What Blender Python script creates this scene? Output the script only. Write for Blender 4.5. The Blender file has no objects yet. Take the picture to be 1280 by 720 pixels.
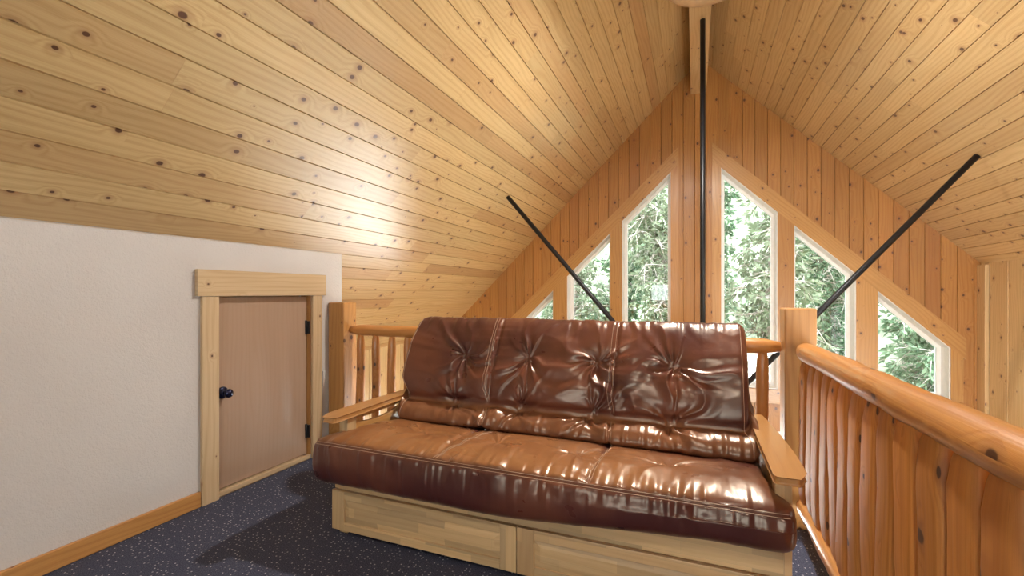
import bpy, math, random
import numpy as np
from mathutils import Vector, Matrix
random.seed(11)
SC = bpy.context.scene
COL = SC.collection
R = random.uniform

# ------------------------------------------------------------------ node helpers
def new_mat(name):
    m = bpy.data.materials.new(name); m.use_nodes = True
    nt = m.node_tree; nt.nodes.clear()
    return m, nt

def N(nt, typ, ins=None, **props):
    n = nt.nodes.new(typ)
    for k, v in props.items(): setattr(n, k, v)
    for k, v in (ins or {}).items():
        s = n.inputs[k]
        if isinstance(v, bpy.types.NodeSocket): nt.links.new(v, s)
        elif isinstance(v, (tuple, list)) and len(v) == 3 and s.type == 'RGBA': s.default_value = (*v, 1)
        else: s.default_value = v
    return n

def M(nt, op, a, b=0.0, c=0.0):
    return N(nt, 'ShaderNodeMath', {0: a, 1: b, 2: c}, operation=op).outputs[0]

def smooth(nt, x, a, b, lo=0.0, hi=1.0):
    return N(nt, 'ShaderNodeMapRange', {0: x, 1: a, 2: b, 3: lo, 4: hi}, interpolation_type='SMOOTHSTEP').outputs[0]

def mixc(nt, f, a, b, blend='MIX'):
    n = nt.nodes.new('ShaderNodeMix'); n.data_type = 'RGBA'; n.blend_type = blend
    for i, v in ((0, f), (6, a), (7, b)):
        s = n.inputs[i]
        if isinstance(v, bpy.types.NodeSocket): nt.links.new(v, s)
        elif i == 0: s.default_value = v
        else: s.default_value = (*v, 1)
    return n.outputs[2]

def xyz(nt, x, y, z=0.0):
    return N(nt, 'ShaderNodeCombineXYZ', {0: x, 1: y, 2: z}).outputs[0]

def noise(nt, vec, scale=1.0, detail=2.0, rough=0.5):
    return N(nt, 'ShaderNodeTexNoise', {'Vector': vec, 'Scale': scale, 'Detail': detail, 'Roughness': rough}).outputs[0]

def out(nt, bsdf):
    N(nt, 'ShaderNodeOutputMaterial', {0: bsdf})

def bsdf(nt, **ins):
    ins = {k.replace('_', ' '): v for k, v in ins.items()}
    return N(nt, 'ShaderNodeBsdfPrincipled', ins)

def wood(name, light, dark, knot=(.09, .035, .015), knots=1.0, rough=.35, coat=.25, vary=.25, blocks=False,
         grain=1.0, red=(.30, .11, .035), redamt=.12, bump=.15):
    """pine: grain that flows round knots, in metres along UV u; every board carries its own tint"""
    m, nt = new_mat(name)
    uv = N(nt, 'ShaderNodeUVMap').outputs[0]
    sp = N(nt, 'ShaderNodeSeparateXYZ', {0: uv}); u, v = sp.outputs[0], sp.outputs[1]
    tint = N(nt, 'ShaderNodeAttribute', attribute_name='tint').outputs[2]
    n1 = noise(nt, xyz(nt, M(nt, 'MULTIPLY', u, .9), M(nt, 'MULTIPLY', v, 5), M(nt, 'MULTIPLY', tint, 37)), 1, 2)
    n2 = noise(nt, xyz(nt, M(nt, 'MULTIPLY', u, 3), M(nt, 'MULTIPLY', v, 240), tint), 1, 2)
    vor = N(nt, 'ShaderNodeTexVoronoi', {'Vector': xyz(nt, M(nt, 'MULTIPLY', u, 5.4), M(nt, 'MULTIPLY', v, 7.0)), 'Scale': 1.0}, voronoi_dimensions='2D')
    d = vor.outputs['Distance']
    cr = N(nt, 'ShaderNodeSeparateColor', {0: vor.outputs['Color']}).outputs[0]
    size = M(nt, 'MULTIPLY', M(nt, 'MAXIMUM', M(nt, 'SUBTRACT', cr, .40), .0001), .165 * knots + 1e-5)
    dn = M(nt, 'ADD', d, M(nt, 'MULTIPLY', M(nt, 'SUBTRACT', noise(nt, uv, 60, 1), .5), .02))
    rel = M(nt, 'DIVIDE', dn, size)
    core = smooth(nt, rel, .75, 1.15, 1, 0)
    halo = smooth(nt, rel, 1, 3.2, 1, 0)
    swirl = smooth(nt, rel, 0, 6.5, 1, 0)
    g = M(nt, 'ADD', M(nt, 'MULTIPLY', v, 190), M(nt, 'MULTIPLY', n1, 34))
    g = M(nt, 'ADD', g, M(nt, 'MULTIPLY', swirl, 11 if knots else 0))
    line = M(nt, 'POWER', M(nt, 'ADD', M(nt, 'MULTIPLY', M(nt, 'SINE', g), .5), .5), 2.0)
    f = M(nt, 'ADD', M(nt, 'MULTIPLY', line, .42 * grain), M(nt, 'MULTIPLY', smooth(nt, n2, .35, .7), .30 * grain))
    f = M(nt, 'ADD', f, M(nt, 'MULTIPLY', smooth(nt, n1, .35, .7), .25))
    c = mixc(nt, f, light, dark)
    if blocks:
        wn = N(nt, 'ShaderNodeTexBrick', {'Vector': uv, 'Color1': (.74, .74, .74), 'Color2': (1.12, 1.08, 1.03), 'Mortar': (.86, .85, .84), 'Scale': 1.0,
               'Mortar Size': .0006, 'Brick Width': .37, 'Row Height': .047}, offset=.37)
        c = mixc(nt, 1.0, c, wn.outputs[0], 'MULTIPLY')
    # some boards are redder heartwood
    hr = smooth(nt, N(nt, 'ShaderNodeTexWhiteNoise', {'W': tint}, noise_dimensions='1D').outputs[0], .72, 1.0)
    c = mixc(nt, M(nt, 'MULTIPLY', hr, redamt * 3), c, red)
    br = N(nt, 'ShaderNodeMapRange', {0: tint, 3: 1 - vary, 4: 1 + vary * .35}).outputs[0]
    c = mixc(nt, 1.0, c, xyz(nt, br, br, br), 'MULTIPLY')
    if knots:
        c = mixc(nt, M(nt, 'MULTIPLY', halo, .38), c, tuple(k * 2.6 for k in knot))
        c = mixc(nt, core, c, knot)
    b = N(nt, 'ShaderNodeBump', {'Strength': bump, 'Distance': .003, 'Height': M(nt, 'SUBTRACT', 1.0, f)})
    p = bsdf(nt, Base_Color=c, Roughness=rough, Coat_Weight=coat, Coat_Roughness=.22, Normal=b.outputs[0])
    out(nt, p.outputs[0]); return m

def flat(name, col, rough=.5, metal=0.0, coat=0.0, mott=.12, scale=20, bump=0.0, bscale=200):
    m, nt = new_mat(name)
    tc = N(nt, 'ShaderNodeTexCoord').outputs['Object']
    n = noise(nt, tc, scale, 3)
    c = mixc(nt, smooth(nt, n, .3, .7), tuple(k * (1 - mott) for k in col), tuple(min(1, k * (1 + mott)) for k in col))
    ins = dict(Base_Color=c, Roughness=rough, Metallic=metal, Coat_Weight=coat)
    if bump:
        ins['Normal'] = N(nt, 'ShaderNodeBump', {'Strength': bump, 'Distance': .004, 'Height': noise(nt, tc, bscale, 2)}).outputs[0]
    out(nt, bsdf(nt, **ins).outputs[0]); return m

def m_leather():
    m, nt = new_mat('brown_leather')
    tc = N(nt, 'ShaderNodeTexCoord').outputs['Object']
    a = noise(nt, tc, 3.2, 2, .5); b2 = noise(nt, tc, 11, 2, .5)
    c = mixc(nt, smooth(nt, a, .35, .68), (.060, .0145, .0135), (.125, .037, .021))
    worn_sheen = N(nt, 'ShaderNodeAttribute', attribute_name='wear').outputs[2]  # seat wear plus its top light and gold sheen, put into the colour
    w = M(nt, 'ADD', worn_sheen, M(nt, 'MULTIPLY', M(nt, 'SUBTRACT', b2, .5), .2))
    c = mixc(nt, smooth(nt, w, .05, 1.0), c, (.265, .110, .040))
    bp = N(nt, 'ShaderNodeBump', {'Strength': .25, 'Distance': .004, 'Height': noise(nt, tc, 34, 2, .4)})
    rg = N(nt, 'ShaderNodeMapRange', {0: b2, 1: .3, 2: .7, 3: .27, 4: .36}).outputs[0]
    p = bsdf(nt, Base_Color=c, Roughness=rg, Coat_Weight=.2, Coat_Roughness=.25, Normal=bp.outputs[0])
    p.inputs['Specular IOR Level'].default_value = .72
    p.inputs['Specular Tint'].default_value = (1, .80, .58, 1)
    out(nt, p.outputs[0]); return m

def m_carpet():
    m, nt = new_mat('navy_carpet')
    tc = N(nt, 'ShaderNodeTexCoord').outputs['Object']
    v = N(nt, 'ShaderNodeTexVoronoi', {'Vector': tc, 'Scale': 46.0, 'Randomness': .75}, voronoi_dimensions='2D')
    r = N(nt, 'ShaderNodeSeparateColor', {0: v.outputs['Color']}).outputs[0]
    dot = M(nt, 'MULTIPLY', smooth(nt, v.outputs['Distance'], .10, .20, 1, 0), smooth(nt, r, .35, .9))
    fine = noise(nt, tc, 260, 2)
    c = mixc(nt, smooth(nt, fine, .35, .68), (.012, .015, .036), (.07, .076, .12))
    c = mixc(nt, dot, c, (.40, .40, .43))
    b = N(nt, 'ShaderNodeBump', {'Strength': .6, 'Distance': .004, 'Height': fine})
    p = bsdf(nt, Base_Color=c, Roughness=.95, Normal=b.outputs[0])
    out(nt, p.outputs[0]); return m

def m_plaster():
    m, nt = new_mat('textured_plaster')
    tc = N(nt, 'ShaderNodeTexCoord').outputs['Object']
    h = M(nt, 'ADD', noise(nt, tc, 75, 3, .55), M(nt, 'MULTIPLY', noise(nt, tc, 190, 2), .4))
    c = mixc(nt, noise(nt, tc, 3, 2), (.53, .50, .475), (.59, .56, .53))
    b = N(nt, 'ShaderNodeBump', {'Strength': .55, 'Distance': .006, 'Height': h})
    out(nt, bsdf(nt, Base_Color=c, Roughness=.85, Normal=b.outputs[0]).outputs[0]); return m

def m_glass():
    m, nt = new_mat('window_glass')
    t = N(nt, 'ShaderNodeBsdfTransparent', {0: (.97, .985, .98)}).outputs[0]
    g = N(nt, 'ShaderNodeBsdfGlossy', {0: (1, 1, 1), 'Roughness': .02}).outputs[0]
    fr = N(nt, 'ShaderNodeFresnel', {0: 1.45}).outputs[0]
    out(nt, N(nt, 'ShaderNodeMixShader', {0: fr, 1: t, 2: g}).outputs[0]); return m

def m_emit(name, col, s):
    m, nt = new_mat(name)
    out(nt, N(nt, 'ShaderNodeEmission', {0: col, 1: s}).outputs[0]); return m

def m_leaf(name, a, b):
    m, nt = new_mat(name)
    tint = N(nt, 'ShaderNodeAttribute', attribute_name='tint').outputs[2]
    c = mixc(nt, tint, a, b)
    d = N(nt, 'ShaderNodeBsdfDiffuse', {0: c}).outputs[0]
    t = N(nt, 'ShaderNodeBsdfTranslucent', {0: c}).outputs[0]
    out(nt, N(nt, 'ShaderNodeMixShader', {0: .35, 1: d, 2: t}).outputs[0]); return m

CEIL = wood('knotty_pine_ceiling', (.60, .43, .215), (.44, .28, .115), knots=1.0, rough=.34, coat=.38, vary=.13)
GABLE_SHADE = wood('knotty_pine_gable_shade', (.43, .205, .054), (.32, .130, .027), knots=1.0, rough=.45, coat=.12, vary=.14)  # darker, more orange pine: gable shade and warm bounce put into the colour
SIDE = wood('knotty_pine_side', (.64, .45, .23), (.48, .31, .135), knots=.9, rough=.4, coat=.15, vary=.2)
TRIM = wood('pine_trim', (.50, .27, .085), (.38, .18, .045), knots=.8, rough=.35, coat=.25, vary=.15)
PALE = wood('pale_pine_casing', (.58, .43, .26), (.46, .32, .17), knots=.8, rough=.4, coat=.15, vary=.1)
LOG = wood('varnished_log', (.66, .30, .082), (.50, .185, .042), knots=1.0, rough=.33, coat=.4, vary=.22, bump=.25)
PICKET = wood('peeled_picket', (.64, .265, .060), (.47, .160, .030), knots=1.0, rough=.55, coat=.0, vary=.2, bump=.25)
POST = wood('varnished_post', (.50, .25, .075), (.36, .155, .042), knots=1.0, rough=.45, coat=.1, vary=.12)
FUT = wood('oiled_futon_hardwood', (.63, .435, .225), (.50, .32, .145), knots=0, rough=.36, coat=.25, vary=.12, blocks=True, grain=.7)
ARM = wood('oiled_arm_hardwood', (.55, .30, .10), (.43, .21, .06), knots=0, rough=.3, coat=.45, vary=.1, grain=.7)
DOORM = wood('birch_ply_door', (.46, .37, .285), (.385, .295, .21), knots=0, rough=.25, coat=.35, vary=.03, grain=.6)
OAKF = wood('lower_floor_boards', (.50, .34, .18), (.40, .25, .11), knots=.5, rough=.35, coat=.2)
LEATHER = m_leather(); CARPET = m_carpet(); PLASTER = m_plaster(); GLASS = m_glass()
BLACK = flat('black_steel', (.012, .012, .014), .42, .3)
KNOBM = flat('blue_black_knob', (.010, .014, .050), .22, .6, coat=.5)
WHITE = flat('white_window_paint', (.80, .80, .78), .4, mott=.03)
THREAD = flat('tan_thread', (.50, .35, .245), .6)
PLATE = flat('wall_plate_plastic', (.55, .54, .52), .4, mott=.03)
BARK = flat('grey_bark', (.38, .33, .29), .9, mott=.35, scale=9, bump=.5, bscale=40)
TWIG = flat('pale_twig', (.55, .50, .45), .9, mott=.3)
LEAF1 = m_leaf('juniper_green', (.16, .21, .12), (.42, .48, .35))
LEAF2 = m_leaf('fir_green', (.09, .17, .09), (.33, .46, .31))
GROUND = flat('forest_ground', (.24, .29, .19), .95, mott=.55, scale=1.6, bump=1.0, bscale=6)
LAMPW = flat('lamp_wood_rim', (.40, .25, .12), .5)

# ------------------------------------------------------------------ mesh helpers
class MB:
    def __init__(s): s.v = []; s.f = []; s.uv = []; s.t = []; s.sm = []
    def face(s, idx, uv, tint=.5, sm=False):
        s.f.append(idx); s.uv.extend(uv); s.t.append(tint); s.sm.append(sm)
    def quad(s, pts, uv, tint=.5):
        b = len(s.v); s.v.extend(tuple(p) for p in pts)
        s.face(tuple(range(b, b + len(pts))), uv, tint)
    def box(s, lo, hi, mat=None, tint=None):
        """box with shared corners, UV u along its longest side"""
        tint = R(.1, .9) if tint is None else tint
        b = len(s.v); ou, ov = R(0, 50), R(0, 50)
        cs = [Vector((x, y, z)) for z in (lo[2], hi[2]) for y in (lo[1], hi[1]) for x in (lo[0], hi[0])]
        dim = [hi[i] - lo[i] for i in range(3)]; la = dim.index(max(dim))
        for c in cs: s.v.append(tuple(mat @ c if mat else c))
        for idx, ax in (((0, 1, 5, 4), 1), ((2, 6, 7, 3), 1), ((0, 4, 6, 2), 0), ((1, 3, 7, 5), 0), ((0, 2, 3, 1), 2), ((4, 5, 7, 6), 2)):
            o = [a for a in range(3) if a != ax]
            ua = la if la in o else o[0]
            va = o[0] if o[1] == ua else o[1]
            s.face(tuple(b + i for i in idx), [(cs[i][ua] + ou, cs[i][va] + ov + ax * .37) for i in idx], tint)
        return s
    def prism(s, poly, ax, a, b_, tint=None, udir=None):
        """extrude a 2-D polygon (the two axes other than ax) from a to b_"""
        tint = R(.1, .9) if tint is None else tint
        ou, ov = R(0, 50), R(0, 50); n = len(poly); b = len(s.v)
        ud = Vector(udir or (1, 0)).normalized(); vd = Vector((-ud.y, ud.x))
        def P(p, h):
            q = list(p); q.insert(ax, h); return tuple(q)
        def U(p): return (Vector(p).dot(ud) + ou, Vector(p).dot(vd) + ov)
        for p in poly: s.v.append(P(p, a))
        for p in poly: s.v.append(P(p, b_))
        s.face(tuple(range(b, b + n)), [U(p) for p in poly], tint)
        s.face(tuple(range(b + 2 * n - 1, b + n - 1, -1)), [U(p) for p in reversed(poly)], tint)
        for i in range(n):
            j = (i + 1) % n
            p, q = U(poly[i]), U(poly[j]); h = b_ - a
            s.face((b + i, b + j, b + n + j, b + n + i), [p, q, (q[0], q[1] + h), (p[0], p[1] + h)], tint)
        return s
    def tube(s, pts, rad, seg=10, tint=None, cap=True, wob=0.0, sq=None, pw=1.0):
        tint = R(.1, .9) if tint is None else tint
        pts = [Vector(p) for p in pts]; n = len(pts); b = len(s.v)
        if not hasattr(rad, '__len__'): rad = [rad] * n
        ou, ov = R(0, 50), R(0, 50); L = 0
        t0 = (pts[1] - pts[0]).normalized()
        ref = Vector((0, 0, 1)) if abs(t0.z) < .9 else Vector((0, 1, 0))
        ph = [R(0, 6.28) for _ in range(4)]; us = []
        for i, p in enumerate(pts):
            t = (pts[min(i + 1, n - 1)] - pts[max(i - 1, 0)]).normalized()
            x = t.cross(ref).normalized(); y = t.cross(x).normalized()
            if i: L += (p - pts[i - 1]).length
            us.append(L)
            for k in range(seg):
                a = 2 * math.pi * k / seg
                w = 1 + wob * (math.sin(2 * a + L * 3 + ph[0]) + .7 * math.sin(3 * a + L * 5.3 + ph[1]) + .6 * math.sin(L * 17 + ph[2] + a))
                cx, cy = math.cos(a), math.sin(a)
                if pw != 1: cx, cy = math.copysign(abs(cx) ** pw, cx), math.copysign(abs(cy) ** pw, cy)
                if sq: cx *= sq[0]; cy *= sq[1]
                s.v.append(tuple(p + x * (rad[i] * w * cx) + y * (rad[i] * w * cy)))
        cir = 2 * math.pi * max(rad)
        for i in range(n - 1):
            for k in range(seg):
                k2 = (k + 1) % seg
                s.face((b + i * seg + k, b + i * seg + k2, b + (i + 1) * seg + k2, b + (i + 1) * seg + k),
                       [(us[i] + ou, k / seg * cir + ov), (us[i] + ou, (k + 1) / seg * cir + ov), (us[i + 1] + ou, (k + 1) / seg * cir + ov), (us[i + 1] + ou, k / seg * cir + ov)], tint, True)
        if cap:
            for i in (0, n - 1):
                idx = tuple(b + i * seg + k for k in range(seg))
                s.face(idx if i else idx[::-1], [(ou + math.cos(6.28 * k / seg) * rad[i], ov + math.sin(6.28 * k / seg) * rad[i]) for k in range(seg)], tint)
        return s
    def lathe(s, prof, mat, seg=28, tint=.5):
        b = len(s.v); n = len(prof)
        for r, h in prof:
            for k in range(seg):
                a = 2 * math.pi * k / seg
                s.v.append(tuple(mat @ Vector((r * math.cos(a), r * math.sin(a), h))))
        for i in range(n - 1):
            for k in range(seg):
                k2 = (k + 1) % seg
                s.face((b + i * seg + k, b + i * seg + k2, b + (i + 1) * seg + k2, b + (i + 1) * seg + k), [(0, 0), (.1, 0), (.1, .1), (0, .1)], tint, True)
        return s
    def planks(s, fr, s0, s1, lo, hi, edge0=True, edge1=True, ch=.0036, dep=.009, tint=None, off=None):
        """one board piece: across s0..s1, along from lo(s) to hi(s), chamfered long edges"""
        O, S, T, Nn = fr
        tint = R(0, 1) if tint is None else tint
        ou, ov = off or (R(0, 90), R(0, 90))
        def P(a, t, n): return O + S * a + T * t + Nn * n
        a0 = s0 + (ch if edge0 else 0); a1 = s1 - (ch if edge1 else 0)
        for (p, q, n0, n1) in ((a0, a1, 0, 0),) + (((s0, a0, -dep, 0),) if edge0 else ()) + (((a1, s1, 0, -dep),) if edge1 else ()):
            s.quad([P(p, lo(p), n0), P(q, lo(q), n1), P(q, hi(q), n1), P(p, hi(p), n0)],
                   [(lo(p) + ou, p + ov), (lo(q) + ou, q + ov), (hi(q) + ou, q + ov), (hi(p) + ou, p + ov)], tint)
    def build(s, name, mat, parent=None, bevel=0.0, seg=2):
        me = bpy.data.meshes.new(name); me.from_pydata(s.v, [], s.f)
        me.uv_layers.new(name='UVMap').data.foreach_set('uv', [c for p in s.uv for c in p])
        me.attributes.new('tint', 'FLOAT', 'FACE').data.foreach_set('value', s.t)
        me.polygons.foreach_set('use_smooth', s.sm)
        me.materials.append(mat); me.update()
        o = bpy.data.objects.new(name, me); COL.objects.link(o)
        if parent: o.parent = parent; o.matrix_parent_inverse = Matrix.Translation(-Vector(parent.location))
        if bevel:
            b = o.modifiers.new('bevel', 'BEVEL'); b.width = bevel; b.segments = seg; b.limit_method = 'ANGLE'; b.angle_limit = .6
        return o

def thing(name, label, cat, loc=(0, 0, 0), group=None, kind=None):
    o = bpy.data.objects.new(name, None); COL.objects.link(o); o.location = loc; o.empty_display_size = .1
    return tag(o, label, cat, group, kind)
def tag(o, label=None, cat=None, group=None, kind=None):
    if label: o['label'] = label
    if cat: o['category'] = cat
    if group: o['group'] = group
    if kind: o['kind'] = kind
    return o
def st(o, label=None, cat=None): return tag(o, label, cat, kind='structure')

# ------------------------------------------------------------------ room data
RX, RZ, SL = .07, 4.085, .975           # ridge, roof slope
GY, BY = 6.10, -2.30                    # gable wall, back wall
KX, KY = -2.58, 2.83                    # knee wall plane, loft edge
WLX, WRX = -3.58, 2.72                  # lower side walls
LZ = -2.60                              # lower floor
def roof(x): return RZ - SL * abs(x - RX)

# ceiling -----------------------------------------------------------
c = MB(); nrm = math.hypot(1, SL)
for side in (-1, 1):
    S = Vector((side, 0, -SL)) / nrm; T = Vector((0, 1, 0)); Nn = Vector((-side * SL, 0, -1)) / nrm
    fr = (Vector((RX, 0, RZ)), S, T, Nn); W = .0947 * nrm
    L = ((RX - WLX) if side < 0 else (WRX - RX)) * nrm + .12
    a = -((RX + 2.577) % .0947) * nrm * -1 if side < 0 else .05
    a = (((RX + 2.577) / .0947) % 1) * W if side < 0 else .045
    edges = [0.0] + [a + W * k for k in range(int((L - a) / W) + 1)] + [L]
    for e0, e1 in zip(edges, edges[1:]):
        if e1 - e0 < .004: continue
        y = BY - R(0, 1.5)
        while y < GY:
            y2 = y + R(1.3, 4.2)
            if GY - y2 < .5: y2 = GY
            la, lb = max(y, BY) + .0008, min(y2, GY) - .0008
            if lb > la: c.planks(fr, e0, e1, lambda q, v=la: v, lambda q, v=lb: v)
            y = y2
    P = lambda q, t, n: fr[0] + S * q + T * t + Nn * n
    for n in (-.011, -.16):
        c.quad([P(0, BY, n), P(L, BY, n), P(L, GY + .3, n), P(0, GY + .3, n)], [(0, 0)] * 4)
st(c.build('ceiling', CEIL), 'sloped knotty pine tongue and groove ceiling', 'ceiling')

# gable wall with its openings ----------------------------------------
WC = .01
def wtop(x): return 2.735 - .966 * (abs(x - WC) - .285)
WIN = [(-2.44, -1.82), (-1.626, -1.03), (-.885, -.275), (.299, .904), (1.065, 1.662), (1.85, 2.475)]
WB = .07
FILL_LOWWIN = [(-2.30, -.30), (.30, 2.35)]; LB, LT = -2.25, -.42  # lower gable openings added to let extra light into the room
g = MB(); fr = (Vector((0, GY, 0)), Vector((1, 0, 0)), Vector((0, 0, 1)), Vector((0, -1, 0)))
BWD = .133
bx = [WLX] + [RX + BWD * (k + .5) for k in range(-40, 40) if WLX < RX + BWD * (k + .5) < WRX] + [WRX]
def gable_piece(mb, x0, x1, e0, e1, tint, off, front=True):
    xm = (x0 + x1) / 2
    holes = [(lambda x: WB, wtop) for a_, b_ in WIN if a_ < xm < b_] + [(lambda x: LB, lambda x: LT) for a_, b_ in FILL_LOWWIN if a_ < xm < b_]
    holes.sort(key=lambda h: h[0](xm)); lo = lambda x: LZ
    for h0, h1 in holes:
        mb.planks(fr if front else frb, x0, x1, lo, h0, e0, e1, tint=tint, off=off); lo = h1
    mb.planks(fr if front else frb, x0, x1, lo, roof, e0, e1, tint=tint, off=off)
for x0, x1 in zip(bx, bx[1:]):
    cuts = sorted({x0, x1} | {e for w in WIN + FILL_LOWWIN for e in w if x0 + 1e-4 < e < x1 - 1e-4} | ({RX} if x0 < RX < x1 else set()))
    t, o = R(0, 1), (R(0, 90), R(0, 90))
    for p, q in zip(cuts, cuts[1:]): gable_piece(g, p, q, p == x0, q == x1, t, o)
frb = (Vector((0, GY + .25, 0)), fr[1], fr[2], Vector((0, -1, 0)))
cuts = sorted({WLX - .2, WRX + .2, RX} | {e for w in WIN + FILL_LOWWIN for e in w})
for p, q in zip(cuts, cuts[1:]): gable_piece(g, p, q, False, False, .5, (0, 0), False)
st(g.build('wall_far', GABLE_SHADE), 'knotty pine gable wall of vertical boards around the windows', 'wall')

def offset_poly(poly, d):
    """inward offset of a counter-clockwise convex polygon"""
    n = len(poly); lines = []
    for i in range(n):
        p, q = Vector(poly[i]), Vector(poly[(i + 1) % n]); t = (q - p).normalized(); lines.append((p + Vector((-t.y, t.x)) * d, t))
    res = []
    for i in range(n):
        (p, t), (q, u) = lines[i - 1], lines[i]
        den = t.x * u.y - t.y * u.x; k = ((q.x - p.x) * u.y - (q.y - p.y) * u.x) / den
        res.append(tuple(p + t * k))
    return res
def ring(mb, o_, i_, y0, y1):
    n = len(o_)
    for k in range(n):
        j = (k + 1) % n
        for (a, b_) in (((o_, y0), (i_, y0)), ((i_, y0), (i_, y1)), ((i_, y1), (o_, y1)), ((o_, y1), (o_, y0))):
            p = lambda s_, i: (s_[0][i][0], s_[1], s_[0][i][1])
            q = [p(a, k), p(a, j), p(b_, j), p(b_, k)]
            w = (Vector(q[0]) - Vector(q[3])).length; l = (Vector(q[1]) - Vector(q[0])).length
            mb.quad(q, [(0, 0), (l, 0), (l, w), (0, w)])
names = ['short pointed window low at the left end of the gable', 'second gable window from the left with a sloped top',
         'tall sloped window just left of the black vertical rod', 'tall sloped window just right of the black vertical rod',
         'sloped window behind the corner post', 'short sloped window above the right log rail']
for k, (a, b_) in enumerate(WIN):
    poly = [(a, WB), (b_, WB), (b_, wtop(b_)), (a, wtop(a))]
    j = MB(); ring(j, offset_poly(poly, -.0), offset_poly(poly, .012), GY - .004, GY + .25)
    w = st(j.build('window_%d' % (k + 1), WHITE), names[k], 'window')
    f = MB(); ring(f, offset_poly(poly, .012), offset_poly(poly, .048), GY + .17, GY + .215); f.build('window_frame', WHITE, w)
    f = MB(); p2 = offset_poly(poly, .045); f.prism(p2, 1, GY + .19, GY + .194); f.build('window_glass', GLASS, w)
for k, (a, b_) in enumerate(FILL_LOWWIN):
    poly = [(a, LB), (b_, LB), (b_, LT), (a, LT)]
    j = MB(); ring(j, poly, offset_poly(poly, .05), GY - .004, GY + .25)
    w = st(j.build('window_%d' % (k + 7), WHITE), 'added unseen lower gable window for light below the loft, ' + ('left' if k == 0 else 'right') + ' half', 'window')
    f = MB(); f.prism(offset_poly(poly, .05), 1, GY + .19, GY + .194); f.build('window_glass', GLASS, w)

# casings on the gable
def rake(sd):
    xs = (.205, 2.59) if sd > 0 else (-.19, -2.60)
    pl = [(xs[0], wtop(xs[0]) - .004), (xs[0], wtop(xs[0]) + .205), (xs[1], wtop(xs[1]) + .205), (xs[1], wtop(xs[1]) - .004)]
    m = MB(); m.prism(pl, 1, GY - .026, GY - .001, tint=.45, udir=(1, -.966 * sd)); return m
st(rake(-1).build('trim_1', TRIM, bevel=.003), 'sloping pine trim board over the left windows', 'trim')
st(rake(1).build('trim_2', TRIM, bevel=.003), 'sloping pine trim board over the right windows', 'trim')
n = 3
for a, b_, lab in ((-1.82, -1.626, 'pine trim post between the two leftmost windows'), (-1.03, -.885, 'pine trim post left of the tall left window'),
                   (-.275, -.19, 'pine trim strip on the right of the tall left window'), (.205, .299, 'pine trim strip on the left of the tall right window'),
                   (.904, 1.065, 'pine trim post behind the corner post'), (1.662, 1.85, 'pine trim post left of the rightmost window'),
                   (2.475, 2.57, 'pine trim strip right of the rightmost window')):
    m = MB(); m.prism([(a, -.1), (b_, -.1), (b_, wtop(b_) - .006), (a, wtop(a) - .006)], 1, GY - .02, GY - .001, udir=(0, 1))
    st(m.build('trim_%d' % n, TRIM, bevel=.003), lab, 'trim'); n += 1
m = MB().box((-2.57, GY - .03, -.10), (2.57, GY - .001, WB - .002)); st(m.build('trim_%d' % n, TRIM, bevel=.004), 'pine sill board under the gable windows', 'trim'); n += 1

# side walls, back wall, floors
w = MB(); fr = (Vector((WRX, 0, 0)), Vector((0, 1, 0)), Vector((0, 0, 1)), Vector((-1, 0, 0)))
RW = [(1.0, 3.3, -2.2, .95)]  # unseen side window, added to brighten the left ceiling slope
ed = sorted({GY - .14 - .29 * k for k in range(30) if GY - .14 - .29 * k > BY} | {BY, GY}); top = roof(WRX)
for y0, y1 in zip(ed, ed[1:]):
    cuts = sorted({y0, y1} | {e for q in RW for e in q[:2] if y0 + 1e-4 < e < y1 - 1e-4}); t, o = R(0, 1), (R(0, 90), R(0, 90))
    for p, q in zip(cuts, cuts[1:]):
        hs = [h for h in RW if h[0] < (p + q) / 2 < h[1]]; lo = LZ
        for h in hs: w.planks(fr, p, q, lambda s_, v=lo: v, lambda s_, v=h[2]: v, p == y0, q == y1, .009, .02, t, o); lo = h[3]
        w.planks(fr, p, q, lambda s_, v=lo: v, lambda s_: top, p == y0, q == y1, .009, .02, t, o)
for y0, y1, z0, z1 in [(BY, 1.0, LZ, top), (3.3, GY, LZ, top), (1.0, 3.3, LZ, -2.2), (1.0, 3.3, .95, top)]:
    w.quad([(WRX + .15, y0, z0), (WRX + .15, y1, z0), (WRX + .15, y1, z1), (WRX + .15, y0, z1)], [(0, 0)] * 4)
st(w.build('wall_right', SIDE), 'knotty pine right side wall of wide vertical boards', 'wall')
for k, (y0, y1, z0, z1) in enumerate(RW):
    j = MB()
    for lo, hi in (((y0, z0), (y1, z0 + .05)), ((y0, z1 - .05), (y1, z1)), ((y0, z0), (y0 + .05, z1)), ((y1 - .05, z0), (y1, z1))):
        j.box((WRX - .01, lo[0], lo[1]), (WRX + .15, hi[0], hi[1]))
    o = st(j.build('window_%d' % (9 + k), WHITE), 'added unseen fill window in the right side wall below the eave', 'window')
    MB().box((WRX + .1, y0 + .05, z0 + .05), (WRX + .104, y1 - .05, z1 - .05)).build('window_glass', GLASS, o)
m = MB().box((WRX - .035, GY - .14, LZ), (WRX - .002, GY - .002, top - .02)); st(m.build('trim_%d' % n, SIDE, bevel=.004), 'pale pine corner board where gable meets right wall', 'trim'); n += 1

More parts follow.
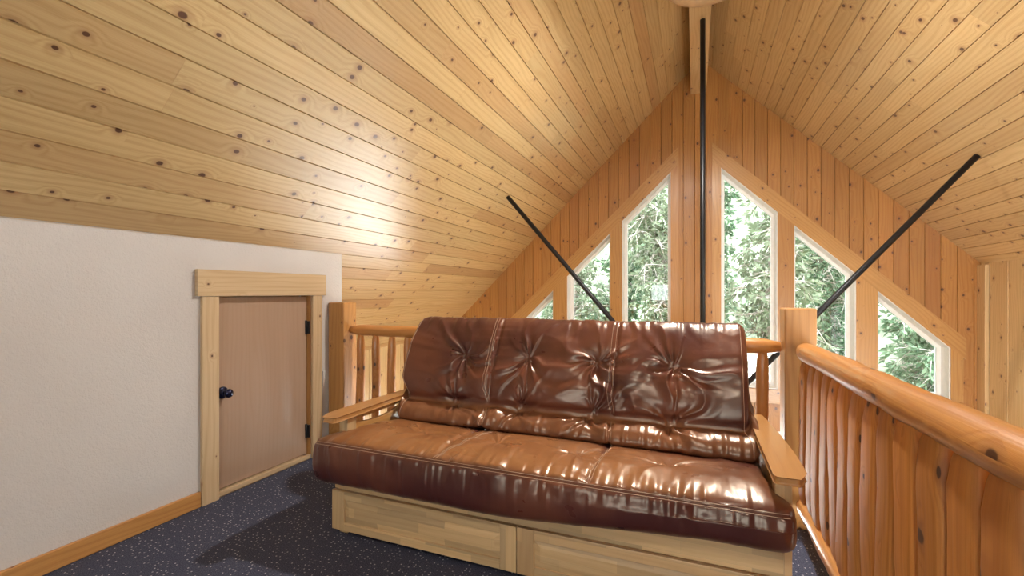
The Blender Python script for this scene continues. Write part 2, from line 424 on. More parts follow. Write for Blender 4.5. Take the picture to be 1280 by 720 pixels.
w = MB(); fr = (Vector((WLX, 0, 0)), Vector((0, 1, 0)), Vector((0, 0, 1)), Vector((1, 0, 0))); y = KY
while y < GY:
    y2 = min(y + .155, GY); w.planks(fr, y, y2, lambda q: LZ, lambda q: roof(WLX), True, True, .005, .01); y = y2
w.quad([(WLX - .15, BY, LZ), (WLX - .15, GY, LZ), (WLX - .15, GY, .6), (WLX - .15, BY, .6)], [(0, 0)] * 4)
st(w.build('wall_outer_left', SIDE), 'low pine board wall under the left eave beyond the loft', 'wall')

DY0, DY1, DZ = 1.82, 2.52, 1.18
w = MB(); kt = roof(KX) + .01
for y0, y1, z0, z1 in ((BY, DY0, 0, kt), (DY1, KY, 0, kt), (DY0, DY1, DZ, kt)):
    w.box((KX - .10, y0, z0), (KX, y1, z1))
w.prism([(WLX, LZ), (KX - .1, LZ), (KX - .1, roof(KX - .1)), (WLX, roof(WLX))], 1, KY - .1, KY)
st(w.build('wall_left', PLASTER), 'white textured plaster knee wall under the left slope', 'wall')

w = MB()
bw = (-1.3, .9, .5, 1.5)  # back window added behind the camera for frontal fill light
lw = (1.0, 2.55, -2.2, -.3)  # lower back window added to lift the right ceiling slope
for x0, x1, z0, z1 in ((WLX, bw[0], LZ, 9), (bw[0], lw[0], LZ, bw[2]), (bw[1], lw[0], bw[2], 9), (lw[0], lw[1], LZ, lw[2]), (lw[0], lw[1], lw[3], 9), (lw[1], WRX, LZ, 9), (bw[0], bw[1], bw[3], 9)):
    xs = sorted({x0, x1} | ({RX} if x0 < RX < x1 else set()))
    for p, q in zip(xs, xs[1:]):
        for yy in (BY, BY - .12):
            w.quad([(p, yy, z0), (q, yy, z0), (q, yy, min(z1, roof(q))), (p, yy, min(z1, roof(p)))], [(0, 0)] * 4)
st(w.build('wall_back', PLASTER), 'plaster wall at the back of the loft', 'wall')
j = MB()
for lo, hi in (((bw[0], bw[2]), (bw[1], bw[2] + .05)), ((bw[0], bw[3] - .05), (bw[1], bw[3])), ((bw[0], bw[2]), (bw[0] + .05, bw[3])), ((bw[1] - .05, bw[2]), (bw[1], bw[3])), ((-.23, bw[2]), (-.17, bw[3]))):
    j.box((lo[0], BY - .12, lo[1]), (hi[0], BY + .02, hi[1]))
o = st(j.build('window_10', WHITE), 'added unseen fill window in the back wall of the loft', 'window')
MB().box((bw[0] + .05, BY - .06, bw[2] + .05), (bw[1] - .05, BY - .056, bw[3] - .05)).build('window_glass', GLASS, o)

j = MB()
for lo, hi in (((lw[0], lw[2]), (lw[1], lw[2] + .05)), ((lw[0], lw[3] - .05), (lw[1], lw[3])), ((lw[0], lw[2]), (lw[0] + .05, lw[3])), ((lw[1] - .05, lw[2]), (lw[1], lw[3]))):
    j.box((lo[0], BY - .12, lo[1]), (hi[0], BY + .02, hi[1]))
o = st(j.build('window_11', WHITE), 'added unseen back window lighting the room below, right of the loft', 'window')
MB().box((lw[0] + .05, BY - .06, lw[2] + .05), (lw[1] - .05, BY - .056, lw[3] - .05)).build('window_glass', GLASS, o)
FX = .545
m = MB().box((KX, BY, -.03), (FX, KY, 0)); st(m.build('floor', CARPET), 'dark navy carpet with white flecks', 'floor')
m = MB().box((KX - .1, BY, -.30), (FX + .02, KY - .01, -.031)); st(m.build('floor_deck', TRIM), 'pine boarded underside of the loft deck', 'floor')
m = MB(); y = BY
fr = (Vector((0, 0, LZ)), Vector((0, 1, 0)), Vector((1, 0, 0)), Vector((0, 0, 1)))
while y < GY:
    y2 = min(y + .14, GY); m.planks(fr, y, y2, lambda q: WLX, lambda q: WRX); y = y2
st(m.build('floor_lower', OAKF), 'wooden floor of the room below the loft', 'floor')
m = MB().box((FX + .001, BY, -.03), (FX + .045, KY + .03, .018)); st(m.build('trim_%d' % n, WHITE, bevel=.004), 'white edge strip along the right side of the loft floor', 'trim'); n += 1
m = MB().box((KX + .001, BY, .001), (KX + .018, 1.718, .088)); st(m.build('baseboard_left', POST, bevel=.004), 'pine baseboard along the white knee wall', 'baseboard')

# ridge beam
m = MB().box((-.045, BY, 3.67), (.137, GY - .002, RZ - .055)); st(m.build('ridge_beam', SIDE, bevel=.006), 'pale pine ridge beam along the peak of the ceiling', 'beam')

# ------------------------------------------------------------------ knee wall door
d = thing('door_1', 'small birch access door in the white knee wall', 'door', (KX, (DY0 + DY1) / 2, 0), kind='structure')
MB().box((KX - .065, DY0 + .008, .035), (KX - .032, DY1 - .006, DZ - .006), tint=.5).build('door_panel', DOORM, d, .003)
MB().box((KX - .09, DY0 - .0, .0), (KX - .005, DY1, .03), tint=.4).build('door_sill', PALE, d, .003)
MB().box((KX + .001, 1.722, .0), (KX + .022, DY0, DZ), tint=.7).build('casing', PALE, d, .003)
MB().box((KX + .001, DY1, .0), (KX + .022, 2.605, DZ), tint=.7).build('casing', PALE, d, .003)
MB().box((KX + .001, 1.692, DZ + .001), (KX + .028, 2.64, DZ + .152), tint=.75).build('head_casing', PALE, d, .003)
MB().box((KX - .09, DY1 - .005, .03), (KX + .001, DY1 + .001, DZ), tint=.2).build('jamb', POST, d, .001)
kb = MB(); mt = Matrix.Translation((KX - .032, 1.875, .605)) @ Matrix.Rotation(math.pi / 2, 4, 'Y')
kb.lathe([(0, 0), (.036, 0), (.036, .006), (.030, .012), (.013, .016), (.012, .034), (.020, .040), (.0265, .052), (.0265, .062), (.018, .074), (0, .077)], mt)
kb.build('door_knob', KNOBM, d)
for z in (.95, .20):
    h = MB().box((KX - .034, DY1 - .016, z - .045), (KX - .002, DY1 - .0055, z + .045)); h.tube([(KX - .026, DY1 - .018, z - .05), (KX - .026, DY1 - .018, z + .05)], .007, 8)
    h.build('hinge', BLACK, d)
wp = thing('wall_plate', 'small grey wall plate right of the access door', 'wall plate', (KX, 2.665, .56))
MB().box((KX + .001, 2.63, .50), (KX + .007, 2.70, .615)).build('plate', PLATE, wp, .002)
for z in (.535, .58): MB().box((KX + .007, 2.652, z - .013), (KX + .010, 2.678, z + .013)).build('socket', PLATE, wp, .002)

# ------------------------------------------------------------------ log railings
def post(name, label, x0, x1, y0, y1, z1, z0=0.0):
    m = MB().box((x0, y0, z0), (x1, y1, z1), tint=.75)
    return tag(m.build(name, POST, bevel=.008, seg=3), label, 'post')
post('newel_post', 'square pine post at left end of the rear railing by the white wall', -2.572, -2.425, 2.68, 2.82, 1.127)
post('newel_post', 'tall square pine post at the corner where the two log railings meet', .428, .57, 2.68, 2.82, 1.12)

def log_pts(p0, p1, n, wob):
    p0, p1 = Vector(p0), Vector(p1); L = []
    ph = [R(0, 6.28) for _ in range(4)]
    for i in range(n + 1):
        f = i / n; p = p0.lerp(p1, f)
        p += Vector((math.sin(f * 5 + ph[0]), math.sin(f * 6.3 + ph[1]), math.sin(f * 7 + ph[2]))) * wob
        L.append(p)
    return L
def taper_r(n, r, ends=.45, k=2):
    rs = []
    for i in range(n + 1):
        e = min(i, n - i); rs.append(r * (1 if e >= k else ends + (1 - ends) * math.sqrt(1 - (1 - e / k) ** 2)) * R(.965, 1.035))
    return rs
def baluster(parent, x, y, z0, z1, r, axis):
    p = log_pts((x, y, z0), (x, y, z1), 14, .003)
    rs = [r * R(.975, 1.025) for _ in p]; rs[0] *= .6; rs[-1] *= .55; rs[-2] *= .86; rs[1] *= .9
    if axis == 'x': MB().tube(p, rs, 12, wob=.035).build('baluster', LOG, parent)
    else: MB().tube(p, rs, 20, wob=.016, sq=(.60, 1.0), pw=.45).build('picket', PICKET, parent)
rl = thing('log_railing', 'rear log railing behind the sofa at the loft edge', 'railing', (-1.0, 2.76, 0))
p = log_pts((-2.421, 2.755, .922), (.425, 2.755, .916), 40, .003); MB().tube(p, taper_r(40, .042, .6, 2), 14, wob=.022).build('top_rail', LOG, rl)
p = log_pts((-2.421, 2.755, .115), (.425, 2.755, .115), 40, .003); MB().tube(p, taper_r(40, .04, .6, 2), 14, wob=.022).build('bottom_rail', LOG, rl)
x = -2.331
while x < .40:
    baluster(rl, x, 2.755, .125, .905, .0315, 'x'); x += .1405
rr = thing('log_railing', 'right log railing with close upright log pickets beside the sofa', 'railing', (.515, 1.0, 0))
p = log_pts((.512, 2.668, .900), (.515, -.893, .962), 90, .005); MB().tube(p, taper_r(90, .0465, .35, 2), 20, wob=.034).build('top_rail', LOG, rr)
p = log_pts((.515, 2.668, .150), (.515, -.893, .150), 70, .004); MB().tube(p, taper_r(70, .046, .5, 2), 16, wob=.035).build('bottom_rail', LOG, rr)
y = 2.585
while y > -.8:
    baluster(rr, .517 + R(-.004, .004), y, .155, .885 + (2.67 - y) * .0174, R(.057, .064), 'y'); y -= R(.122, .134)
post('newel_post', 'square pine post at the near end of the right railing', .445, .585, -1.05, -.905, 1.12)

# ------------------------------------------------------------------ steel rods
def rod(label, p0, p1):
    m = MB(); a, b_ = Vector(p0), Vector(p1); m.tube([a, b_], .0225, 14)
    return m
TY = 4.46
o = rod('', (.07, TY, -.12), (.07, TY, 3.668)).build('steel_rod', BLACK); tag(o, 'black vertical steel rod hanging from the ridge beam', 'rod')
xl, xr = -1.835, 1.965
o = rod('', (.012, TY, .052), (xl, TY, roof(xl) - .012)).build('steel_rod', BLACK); tag(o, 'black diagonal steel rod rising to the left ceiling slope', 'rod')
o = rod('', (.128, TY, .052), (xr, TY, roof(xr) - .012)).build('steel_rod', BLACK); tag(o, 'black diagonal steel rod rising to the right ceiling slope', 'rod')

# ------------------------------------------------------------------ ceiling lamp under the ridge beam and an added fill lamp
LZC = 3.158
DIFF = m_emit('lamp_diffuser', (1, .93, .82), 6)
def lamp(y, label, watt):
    cl = thing('ceiling_light', label, 'light', (.085, y, 3.67))
    mt = Matrix.Translation((.085, y, LZC))
    MB().lathe([(.15, .010), (.16, -.003), (.21, -.006), (.235, -.006), (.26, .0), (.27, .02), (.26, .05), (.18, .085), (0, .09)], mt, 40).build('lamp_rim', LAMPW, cl)
    MB().lathe([(0, .012), (.155, .012)], mt, 40).build('diffuser', DIFF, cl)
    MB().tube([(.085, y, LZC + .085), (.085, y, 3.655)], .012, 10).build('stem', BLACK, cl)
    MB().lathe([(0, 3.668 - LZC), (.07, 3.668 - LZC), (.07, 3.65 - LZC), (.02, 3.63 - LZC), (0, 3.63 - LZC)], mt, 24).build('canopy', LAMPW, cl)
    l = bpy.data.lights.new('bulb', 'AREA'); l.shape = 'DISK'; l.size = .14; l.energy = watt; l.color = (1, .95, .89)
    o = bpy.data.objects.new('bulb', l); COL.objects.link(o); o.location = (.085, y, LZC - .012)
lamp(3.12, 'round wooden rimmed ceiling light under the ridge beam above the sofa', 115)
lamp(-.9, 'added unseen fill ceiling light under the ridge beam at the back of the loft', 45)  # second lamp added behind the camera as frontal fill

# ------------------------------------------------------------------ futon sofa
fs = thing('futon_sofa', 'brown leather futon sofa on a pale wooden drawer base', 'sofa', (-.69, 2.1, 0))
BX0, BX1, BF = -1.684, .283, 1.78
b = MB()
b.box((BX0 + .02, BF + .022, .02), (BX1 - .01, BF + .05, .235))
b.box((BX0 + .005, BF + .05, .0), (BX0 + .03, 2.45, .235)); b.box((BX1 - .03, BF + .05, .0), (BX1 - .005, 2.45, .235)); b.box((BX0 + .03, 2.42, .0), (BX1 - .03, 2.45, .235))
b.build('base', FUT, fs, .003)
b = MB().box((BX0 + .015, BF + .004, .226), (BX1 + .0, BF + .034, .335), tint=.85); b.build('front_rail', FUT, fs, .003)
mid = -.693
for x0, x1 in ((BX0, mid - .0015), (mid + .0015, BX1)):
    z0, z1 = .022, .217; sw = .075; rh = .042; y0, y1 = BF, BF + .021
    dr = MB().box((x0 + .002, y1 - .009, z0 + .001), (x1 - .002, y1, z1 - .001)).build('drawer', FUT, fs, .002)
    for q0 in (x0, x1 - sw): MB().box((q0, y0, z0), (q0 + sw, y1 - .0085, z1)).build('drawer_stile', FUT, dr, .002)
    for q0 in (z0, z1 - rh): MB().box((x0 + sw + .0005, y0 + .0005, q0), (x1 - sw - .0005, y1 - .0085, q0 + rh)).build('drawer_rail', FUT, dr, .002)
    p = MB(); i0, i1, k0, k1 = x0 + sw - .002, x1 - sw + .002, z0 + rh - .002, z1 - rh + .002; q = .028
    A = [(i0, y0 + .010, k0), (i1, y0 + .010, k0), (i1, y0 + .010, k1), (i0, y0 + .010, k1)]
    B = [(i0 + q, y0 + .004, k0 + q), (i1 - q, y0 + .004, k0 + q), (i1 - q, y0 + .004, k1 - q), (i0 + q, y0 + .004, k1 - q)]
    ux = R(0, 20); uz = R(0, 20); U = lambda v: (v[0] + ux, v[2] + uz)
    p.quad(B, [U(v) for v in B], .6)
    for i in range(4):
        j = (i + 1) % 4; p.quad([A[i], A[j], B[j], B[i]], [U(A[i]), U(A[j]), U(B[j]), U(B[i])], .45)
    p.build('raised_panel', FUT, dr)
# arms
def arm(sd, xin, xout):
    w_ = xout - xin
    pl = []
    for i in range(15):                                 # outline of the arm board, seen from above
        f = i / 14; y = 1.70 + f * .82
        bow = w_ * (1.0 - .42 * max(0, (f - .25) / .75) ** 1.6) * (1 - .30 * max(0, (.10 - f) / .10) ** 2)
        pl.append((xin + bow, y))
    pl += [(xin, 2.52), (xin, 1.712), (xin + w_ * .08, 1.70)]
    if sd < 0: pl = pl[::-1]
    a = MB().prism(pl, 2, .577, .602, tint=.5, udir=(0, 1)).build('armrest', ARM, fs, .006, 3)
    xa, xb = (xin + .012 * sd, xin + .064 * sd); lo, hi = min(xa, xb), max(xa, xb)
    MB().box((lo, 1.80, .0), (hi, 1.865, .5765), tint=.7).build('leg', FUT, fs, .004)
    MB().box((lo, 2.36, .0), (hi, 2.425, .5765), tint=.5).build('leg', FUT, fs, .004)
    prof = [(1.865, .30), (2.36, .30), (2.36, .535)] + [(2.36 - .495 * i / 10, .535 + .022 * (1 - (i / 10)) - .035 * math.sin(math.pi * i / 10)) for i in range(1, 10)] + [(1.865, .54)]
    c0 = (lo + hi) / 2
    MB().prism(prof, 0, c0 - .011, c0 + .011, tint=.35, udir=(1, 0)).build('side_panel', ARM, fs, .002)
    MB().box((c0 - .012, 1.865, .548), (c0 + .012, 2.36, .5765), tint=.3).build('side_rail', ARM, fs, .002)
arm(-1, -1.592, -1.69); arm(1, .247, .342)
# mattress deck and slats behind
MB().box((-1.575, 1.82, .268), (.23, 2.44, .285)).build('seat_deck', FUT, fs, .002)
for xx in (-1.55, -.93, -.31, .19): 
    m4 = Matrix.Translation((xx, 2.545, .36)) @ Matrix.Rotation(-math.atan2(.15, .62), 4, 'X')
    MB().box((-.03, -.012, -.08), (.03, .012, .62), m4).build('back_slat', FUT, fs, .002)

# cushions: a profile swept along x, with tufts, seams and gathers pressed into it
rng = np.random.RandomState(5)
GR = rng.rand(256, 256)
def vn(x, y):
    xi, yi = np.floor(x).astype(int), np.floor(y).astype(int); fx, fy = x - xi, y - yi
    fx, fy = fx * fx * (3 - 2 * fx), fy * fy * (3 - 2 * fy)
    g_ = lambda a, b_: GR[a % 256, b_ % 256]
    return (g_(xi, yi) * (1 - fx) + g_(xi + 1, yi) * fx) * (1 - fy) + (g_(xi, yi + 1) * (1 - fx) + g_(xi + 1, yi + 1) * fx) * fy - .5
def sstep(x, a, b_):
    t = np.clip((x - a) / (b_ - a), 0, 1); return t * t * (3 - 2 * t)
def closed_spline(cp, step):
    cp = np.array(cp, float); n_ = len(cp); res = []
    for i in range(n_):
        p0, p1, p2, p3 = cp[i - 1], cp[i], cp[(i + 1) % n_], cp[(i + 2) % n_]
        k = max(3, int(np.linalg.norm(p2 - p1) / step))
        for t in np.arange(k) / k:
            res.append(.5 * ((2 * p1) + (-p0 + p2) * t + (2 * p0 - 5 * p1 + 4 * p2 - p3) * t * t + (-p0 + 3 * p1 - 3 * p2 + p3) * t ** 3))
    return np.array(res)
SEAMS = (-1.05, -.378)
TX = (-1.242, -.853, -.471, -.095)
class Cushion:
    def __init__(s, cp, xl, xr, rnd, nx, step, disp, center, wear, lift=0):
        pr = closed_spline(cp, step); s.pr = pr; nv = len(pr)
        tg = np.roll(pr, -1, 0) - np.roll(pr, 1, 0); tg /= np.linalg.norm(tg, axis=1)[:, None]
        nr = np.stack([-tg[:, 1], tg[:, 0]], 1)
        if ((pr - pr.mean(0)) * nr).sum() < 0: nr = -nr
        arc = np.concatenate([[0], np.cumsum(np.linalg.norm(np.diff(pr, axis=0), axis=1))])
        e = rnd; th = np.linspace(0, math.pi / 2, 14)
        a = np.concatenate([e * (1 - np.cos(th)), np.linspace(e, 1 - e, nx)[1:-1], 1 - e * (1 - np.cos(th))[::-1]])
        k = np.ones_like(a); dd = np.minimum(a, 1 - a); q = np.clip(1 - dd / e, 0, 1); k = (1 - q ** 3.2) ** (1 / 3.2)
        k[0] = k[-1] = .02
        Y = pr[None, :, 0] + 0 * a[:, None]; Z = pr[None, :, 1] + 0 * a[:, None]
        X = xl(pr)[None, :] * (1 - a)[:, None] + xr(pr)[None, :] * a[:, None]
        h = disp(X, Y, Z, arc[None, :] + 0 * X)
        Y = Y + nr[None, :, 0] * h; Z = Z + nr[None, :, 1] * h
        if lift: Z = Z + lift * sstep(X, -.85, .2) * sstep(.44 - Z, 0, .09) * (1 - sstep(Y, 1.79, 1.9))
        cy, cz = center
        rd = .10
        dy, dz = Y - cy, Z - cz                       # round the ends: pull the outline in by a fixed radius
        rr = np.hypot(dy, dz); f_ = np.maximum(rr - rd * (1 - k)[:, None], rr * .0 + .004) / rr
        f_ = np.where(k[:, None] < .05, f_ * .9, f_)
        s.X, s.Y, s.Z = X, cy + dy * f_, cz + dz * f_
        s.a = a; s.nr = nr; s.wear = wear(X, Y, Z)
    def build(s, name, parent):
        nx, nv = s.X.shape
        v = np.stack([s.X, s.Y, s.Z], -1).reshape(-1, 3)
        i, j = np.meshgrid(np.arange(nx - 1), np.arange(nv), indexing='ij'); j2 = (j + 1) % nv
        f = np.stack([i * nv + j, i * nv + j2, (i + 1) * nv + j2, (i + 1) * nv + j], -1).reshape(-1, 4).tolist()
        f.append(list(range(nv))[::-1]); f.append(list(range((nx - 1) * nv, nx * nv)))
        me = bpy.data.meshes.new(name); me.from_pydata(v.tolist(), [], f)
        me.attributes.new('wear', 'FLOAT', 'POINT').data.foreach_set('value', s.wear.reshape(-1))
        me.polygons.foreach_set('use_smooth', [True] * len(me.polygons)); me.materials.append(LEATHER); me.update()
        o = bpy.data.objects.new(name, me); COL.objects.link(o); o.parent = parent
        o.matrix_parent_inverse = Matrix.Translation(-Vector(parent.location)); return o
    def pt(s, i, j, up=.0012):
        n_ = s.nr[j % len(s.nr)]; j = j % len(s.nr)
        return (s.X[i, j], s.Y[i, j] + n_[0] * up, s.Z[i, j] + n_[1] * up)
    def jat(s, y, z): return int(np.argmin((s.pr[:, 0] - y) ** 2 + (s.pr[:, 1] - z) ** 2))

def tuft(X, S, x0, s0, dep, sig, nfold, seed, ax=1.0, rad=.16, amp=.006):
    dx, ds = X - x0, (S - s0) * ax; r = np.hypot(dx, ds); th = np.arctan2(ds, dx)
    h = -dep * np.exp(-r / sig)
    tw = th + .3 * np.sin(2 * th + seed) + 1.2 * r * math.sin(seed * 5) + .9 * vn(X * 6 + seed, S * 6)
    w_ = 1 - 2.2 * np.abs(np.sin(nfold * .5 * tw + seed)) ** .7 + .5 * np.sin((nfold + 3) * tw + seed * 3)
    rl = rad * (1 + .45 * np.sin(2 * th + seed * 4) + .3 * np.sin(3 * th + seed))
    return h + amp * w_ * np.exp(-r / rl) * sstep(r, .0, .03)
def seams(X, S, mask=1.0):
    h = 0
    for k, sx in enumerate(SEAMS):
        d_ = X - sx
        h = h - .009 * np.exp(-(d_ / .012) ** 2) - .006 * np.exp(-np.abs(d_) / .05)
        h = h + .0055 * vn(X * 5 + 9 * k, S * 55 + 31 * k) * np.exp(-np.abs(d_) / .075)
    return h * mask

SEAT = [(1.76, .275), (1.705, .292), (1.682, .35), (1.685, .42), (1.702, .474), (1.765, .502), (1.88, .522), (2.05, .502), (2.20, .474), (2.30, .455), (2.35, .40), (2.33, .30), (2.2, .288), (1.95, .2865)]
def seat_disp(X, Y, Z, S):
    j = seat_j; s0 = float(S[0, j]); top = sstep(S, s0 - .01, s0 + .05) * (1 - sstep(S, s0 + .62, s0 + .7)); fr = sstep(S, s0 - .25, s0 - .18) * (1 - sstep(S, s0 - .01, s0 + .01))
    sT = s0 + .265
    h = 0
    for k, tx in enumerate(TX): h = h + tuft(X, S, tx, sT, .026, .07, 7, k * 1.9 + .4, rad=.12, amp=.007) * top
    h = h + seams(X, S, top)
    h = h + .009 * np.cos((X + .69) * 6.0) * 0 + .010 * vn(X * 2.6, S * 3.2) * (top + .6 * fr)
    g1 = vn(X * 27 + 3 * vn(X * 5, S * 4), S * 4.5) + .7 * vn(X * 60, S * 7 + 7)
    h = h + .017 * g1 * np.exp(-np.abs(S - s0) / .09) * sstep(np.abs(S - s0), .002, .02)
    h = h - .006 * np.exp(-((S - s0) / .008) ** 2)
    g2 = vn(X * 14 + S * 9, S * 12 + 40) ; h = h + .004 * g2 * (top + fr)
    h = h + .008 * vn(X * 7 + 2 * vn(X * 2, S * 3 + 5), S * 5 + 3) * top
    return h
_pr = closed_spline(SEAT, .007); seat_j = int(np.argmin((_pr[:, 0] - 1.702) ** 2 + (_pr[:, 1] - .474) ** 2))
def wfun(a, b_, y0, y1): return lambda pr: a + (b_ - a) * np.clip((pr[:, 0] - y0) / (y1 - y0), 0, 1) ** 2
seat = Cushion(SEAT, wfun(-1.748, -1.612, 1.69, 1.83), wfun(.315, .266, 1.69, 1.83), .045, 380, .007, seat_disp, (1.98, .385),
               lambda X, Y, Z: sstep(Z, .46, .50) * (.9 - .5 * sstep(X, -.3, .25)), .062)  # tan seat top: wear together with painted light from above
so = seat.build('seat_cushion', fs)

BACK = [(2.27, .462), (2.195, .468), (2.163, .497), (2.186, .548), (2.252, .592), (2.262, .628), (2.295, .72), (2.365, .86), (2.435, .965), (2.485, 1.028), (2.53, 1.048), (2.59, 1.03), (2.605, .97), (2.555, .80), (2.49, .62), (2.41, .48)]
_pr = closed_spline(BACK, .007); fold_j = int(np.argmin((_pr[:, 0] - 2.252) ** 2 + (_pr[:, 1] - .592) ** 2)); tuft_j = int(np.argmin((_pr[:, 0] - 2.357) ** 2 + (_pr[:, 1] - .842) ** 2)); top_j = int(np.argmin((_pr[:, 0] - 2.50) ** 2 + (_pr[:, 1] - 1.04) ** 2))
def back_disp(X, Y, Z, S):
    sf, s1, s2 = float(S[0, fold_j]), float(S[0, tuft_j]), float(S[0, top_j])
    face = sstep(S, sf, sf + .05) * (1 - sstep(S, s2, s2 + .08)); roll = sstep(S, .02, .08) * (1 - sstep(S, sf - .03, sf))
    h = -.022 * np.exp(-np.abs(S - sf) / .022)
    h = h + .020 * np.sin(np.clip((S - sf) / (s2 - sf), 0, 1) * math.pi) * face
    for k, tx in enumerate(TX):
        h = h + tuft(X, S, tx, s1, .040, .065, 8, k * 2.3 + 1.1, rad=.13, amp=.014) * face
        h = h + tuft(X, S, tx - .01, sf, .022, .05, 8, k * 1.3 + 2.0, rad=.10, amp=.012)
        # a long crease running from tuft to tuft
        cx = X - tx - .018 * np.sin((S - sf) / (s1 - sf) * math.pi) * (1 if k % 2 else -1)
        h = h - .006 * np.exp(-(cx / .009) ** 2) * sstep(S, sf, sf + .03) * (1 - sstep(S, s1 - .03, s1))
    h = h + seams(X, S, np.clip(face + roll, 0, 1)) + .013 * vn(X * 3.2 + 3, S * 26 + 4 * vn(X * 3, S * 6) + 9) * np.exp(-((S - s1) / .09) ** 2) * face
    h = h + .010 * vn(X * 3.1 + 11, S * 3.5) * face
    g1 = vn(X * 24 + 9 * S + 4 * vn(X * 5, S * 4), S * 4 + 60) + .7 * vn(X * 55, S * 6 + 17)
    h = h + .009 * g1 * np.exp(-np.abs(S - s2) / .09) + .008 * g1 * roll
    h = h + .010 * vn(X * 9 + 7, S * 6) * roll
    h = h + .008 * vn(X * 7 + 2 * vn(X * 3 + 2, S * 3), S * 5 + 13) * face
    return h
back = Cushion(BACK, lambda pr: -1.588 - .05 * sstep(pr[:, 1], .6, .7), lambda pr: .262 - .028 * sstep(pr[:, 1], .54, .60), .028, 360, .007, back_disp, (2.42, .76),
               lambda X, Y, Z: .48 * (1 - sstep(Z, .585, .60)) + .14 * np.exp(-((X + .62) / .5) ** 2) * sstep(Z, .62, .7))  # roll and mid back lightened by the same wear and sheen mask
bo = back.build('backrest_cushion', fs)

def seam_threads(cu, j0, j1, parent):
    for sx in SEAMS:
        for off in (-.008, .008):
            i = int(np.argmin(np.abs(cu.X[:, j0] - sx - off)))
            MB().tube([cu.pt(i, j, .0006) for j in range(j0, j1)], .0011, 5).build('stitching', THREAD, parent)
def edge_threads(cu, js, i0, i1, parent):
    for j in js: MB().tube([cu.pt(i, j, .0008) for i in range(i0, i1)], .0011, 5).build('stitching', THREAD, parent)
nx = seat.X.shape[0]
edge_threads(seat, (seat_j - 1, seat_j + 1), 6, nx - 6, so)
seam_threads(seat, seat_j + 2, seat.jat(2.19, .476), so)
seam_threads(back, back.jat(2.17, .49), fold_j - 2, bo); seam_threads(back, fold_j + 2, top_j + 2, bo)
nb = back.X.shape[0]
for i in (9, nb - 10): MB().tube([back.pt(i, j, .001) for j in range(back.jat(2.17, .49), top_j)], .0013, 5).build('stitching', THREAD, bo)

# ------------------------------------------------------------------ trees outside
def tree_mesh(seed, h, nbr, spread, droop, leafn, leaf, up=0.0):
    rs = random.Random(seed); u = rs.uniform
    tr = MB(); n_ = 14
    tp = [Vector((.25 * math.sin(i * .5 + seed), .2 * math.sin(i * .7 + seed * 2), h * i / n_)) for i in range(n_ + 1)]
    tr.tube(tp, [.16 * (1 - .85 * i / n_) for i in range(n_ + 1)], 9, wob=.06)
    br = MB(); lf = MB()
    def spray(p, d, L):
        for _ in range(rs.randint(4, 6)):
            q = (d + Vector((u(-.9, .9), u(-.9, .9), u(-.8, .5)))).normalized(); l = L * u(.6, 1.2)
            sd = q.cross(Vector((u(-1, 1), u(-1, 1), u(-1, 1)))).normalized() * l * u(.10, .19)
            lf.quad([p, p + q * l * .5 + sd, p + q * l, p + q * l * .5 - sd], [(0, 0)] * 4, u(0, 1))
    for b_ in range(nbr):
        f = (b_ + .5) / nbr * .93 + .03; base = tp[0].lerp(tp[-1], f); i = int(f * n_); base = tp[i].lerp(tp[min(i + 1, n_)], f * n_ - i)
        a = b_ * 2.4 + u(-.4, .4); L = spread * (1 - .4 * f) * u(.75, 1.15)
        d = Vector((math.cos(a), math.sin(a), up)); pts = [base]; p = base.copy()
        for k in range(7):
            d = (d + Vector((u(-.25, .25), u(-.25, .25), u(-.2, .2) - droop * .12))).normalized(); p = p + d * L / 7; pts.append(p.copy())
        br.tube(pts, [.035 * (1 - .85 * k / 7) * (1 - .5 * f) + .004 for k in range(8)], 6)
        for k in range(1, 8):
            for _ in range(3):
                q0 = pts[k - 1].lerp(pts[k], u(0, 1)); dd = Vector((u(-1, 1), u(-1, 1), u(-.9, .5))).normalized(); tl = u(.2, .42)
                tw = [q0, q0 + dd * tl * .5 + Vector((0, 0, u(-.06, .03))), q0 + dd * tl + Vector((0, 0, u(-.15, .03)))]
                br.tube(tw, [.008, .006, .003], 4, cap=False)
                for w_ in range(leafn):
                    t_ = u(.25, 1); q = tw[0].lerp(tw[2], t_) + Vector((u(-.05, .05), u(-.05, .05), u(-.05, .05)))
                    spray(q, dd, leaf)
    return tr, br, lf
kinds = [tree_mesh(3, 8.6, 84, .80, .4, 2, .15), tree_mesh(8, 8.2, 84, .78, .9, 3, .13), tree_mesh(21, 7.8, 80, .80, .1, 3, .14, .3)]
TL = [(-4.9, 9.6, 2, 1.4, 1, 'bushy green tree outside behind the left diagonal rod'),
      (-2.65, 9.9, 0, 2.2, 0, 'sprawling tree with pale bare twigs outside the second window from left'),
      (-.75, 8.9, 1, 3.6, 0, 'twiggy evergreen close outside the tall left window'),
      (1.35, 8.8, 0, 5.1, 0, 'twiggy pine with bare branches close outside the tall right window'),
      (3.35, 9.3, 2, 2.9, 1, 'green fir outside the sloped window beside the corner post'),
      (5.5, 10.2, 1, .9, 1, 'dense fir outside at the right edge of the rightmost window'),
      (-6.0, 11.9, 0, .3, 0, 'leafy tree outside seen low through the leftmost window'),
      (-3.75, 12.2, 1, 4.4, 1, 'far tree standing behind the trees on the left'),
      (-1.65, 11.6, 2, .7, 1, 'green tree seen through the tall left window, behind the nearest one'),
      (.35, 11.2, 1, 5.5, 1, 'far tree half hidden by the centre boards'),
      (2.45, 11.4, 1, 4.2, 1, 'evergreen outside behind the corner post'),
      (4.5, 12.1, 2, 3.3, 1, 'far tree standing behind the firs on the right'),
      (6.9, 13.6, 2, 1.9, 1, 'distant fir farthest to the right outside')]
cache = {}
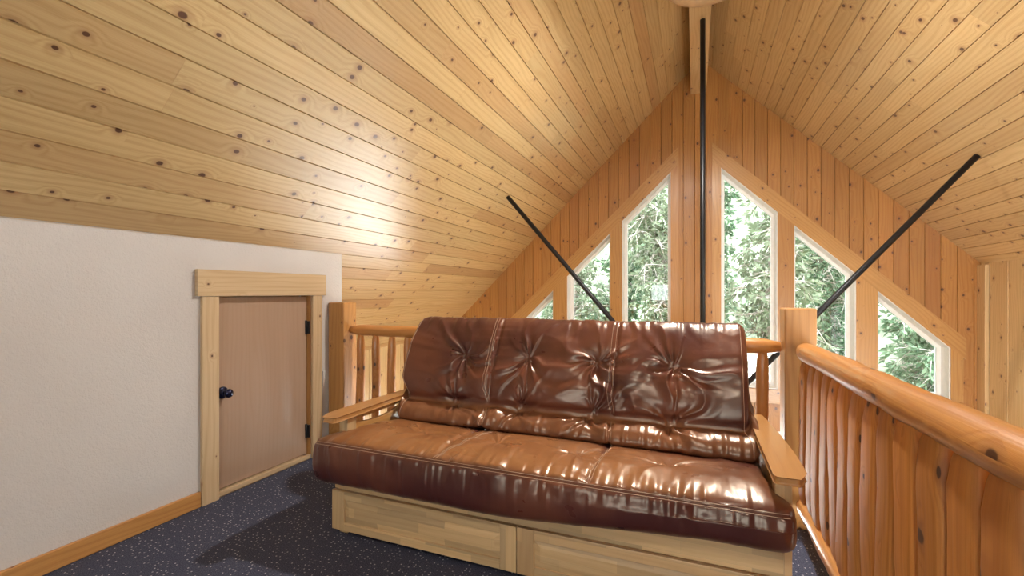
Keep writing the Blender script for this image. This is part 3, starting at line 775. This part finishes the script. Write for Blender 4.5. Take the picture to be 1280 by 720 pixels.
for x, y, k, rz_, lm, lab in TL:
    t = thing('evergreen_tree', lab, 'tree', (x, y, LZ - .3), 'trees outside the gable windows')
    key = (k, lm)
    if key not in cache:
        cache[key] = [kinds[k][0].build('trunk', BARK), kinds[k][1].build('branches', TWIG), kinds[k][2].build('foliage', (LEAF1, LEAF2)[lm])]
        src = cache[key]
    else:
        src = [o.copy() for o in cache[key]]
        for o in src: COL.objects.link(o)
    for o in src: o.parent = t
    t.rotation_euler = (0, 0, rz_); 
m = MB(); gn = 24
for i in range(gn + 1):
    for j in range(gn + 1):
        xx, yy = -24 + 48 * i / gn, -12 + 46 * j / gn
        m.v.append((xx, yy, LZ - .32 + .95 * max(0, yy - 13) + .6 * math.sin(i * 1.3 + j) * (yy > 14)))
for i in range(gn):
    for j in range(gn):
        a = i * (gn + 1) + j; m.face((a, a + gn + 1, a + gn + 2, a + 1), [(0, 0)] * 4)
st(m.build('ground', GROUND), 'forest ground outside the cabin', 'ground')

# ------------------------------------------------------------------ light
wd = bpy.data.worlds.new('sky'); SC.world = wd; wd.use_nodes = True
bg = wd.node_tree.nodes['Background']; bg.inputs[0].default_value = (.90, .96, 1, 1); bg.inputs[1].default_value = 10.5

def area(name, loc, rot, sx, sy, e, col, portal=False):
    l = bpy.data.lights.new(name, 'AREA'); l.shape = 'RECTANGLE'; l.size = sx; l.size_y = sy; l.energy = e; l.color = col
    if portal: l.cycles.is_portal = True
    o = bpy.data.objects.new(name, l); COL.objects.link(o); o.location = loc; o.rotation_euler = rot; return o
H = math.pi / 2
area('gable_portal', (0, GY + .3, 1.35), (-H, 0, 0), 5.0, 2.8, 1, (1, 1, 1), True)
FILL_DAY = (1, .985, .965)
for a, b_ in FILL_LOWWIN: area('fill_daylight', ((a + b_) / 2, GY + .4, (LB + LT) / 2), (-H, 0, 0), b_ - a, LT - LB, 280, FILL_DAY)  # fill lights outside the added lower gable windows
for y0, y1, z0, z1 in RW: area('fill_daylight', (WRX + .3, (y0 + y1) / 2, (z0 + z1) / 2), (0, H, 0), z1 - z0, y1 - y0, 190, FILL_DAY)  # extra light behind the added side window
area('fill_daylight', ((lw[0] + lw[1]) / 2, BY - .3, (lw[2] + lw[3]) / 2), (H, 0, 0), lw[1] - lw[0], lw[3] - lw[2], 340, FILL_DAY)  # fill behind the added lower back window

# ------------------------------------------------------------------ camera
cam = bpy.data.cameras.new('camera'); co = bpy.data.objects.new('camera', cam); COL.objects.link(co)
cam.sensor_width = 36; cam.lens = 569 / 1280 * 36; cam.shift_y = 6 / 1280; cam.clip_start = .02
co.location = (0, 0, 1.2); co.rotation_euler = (H, 0, math.atan(228 / 569)); SC.camera = co

SC.view_settings.view_transform = 'Standard'; SC.view_settings.look = 'None'; SC.view_settings.gamma = 1
SC.view_settings.use_curve_mapping = False; SC.view_settings.exposure = 0.0
SC.cycles.use_denoising = True; SC.cycles.max_bounces = 10; SC.cycles.diffuse_bounces = 6; SC.cycles.glossy_bounces = 4
SC.cycles.transparent_max_bounces = 12; SC.cycles.sample_clamp_indirect = 8
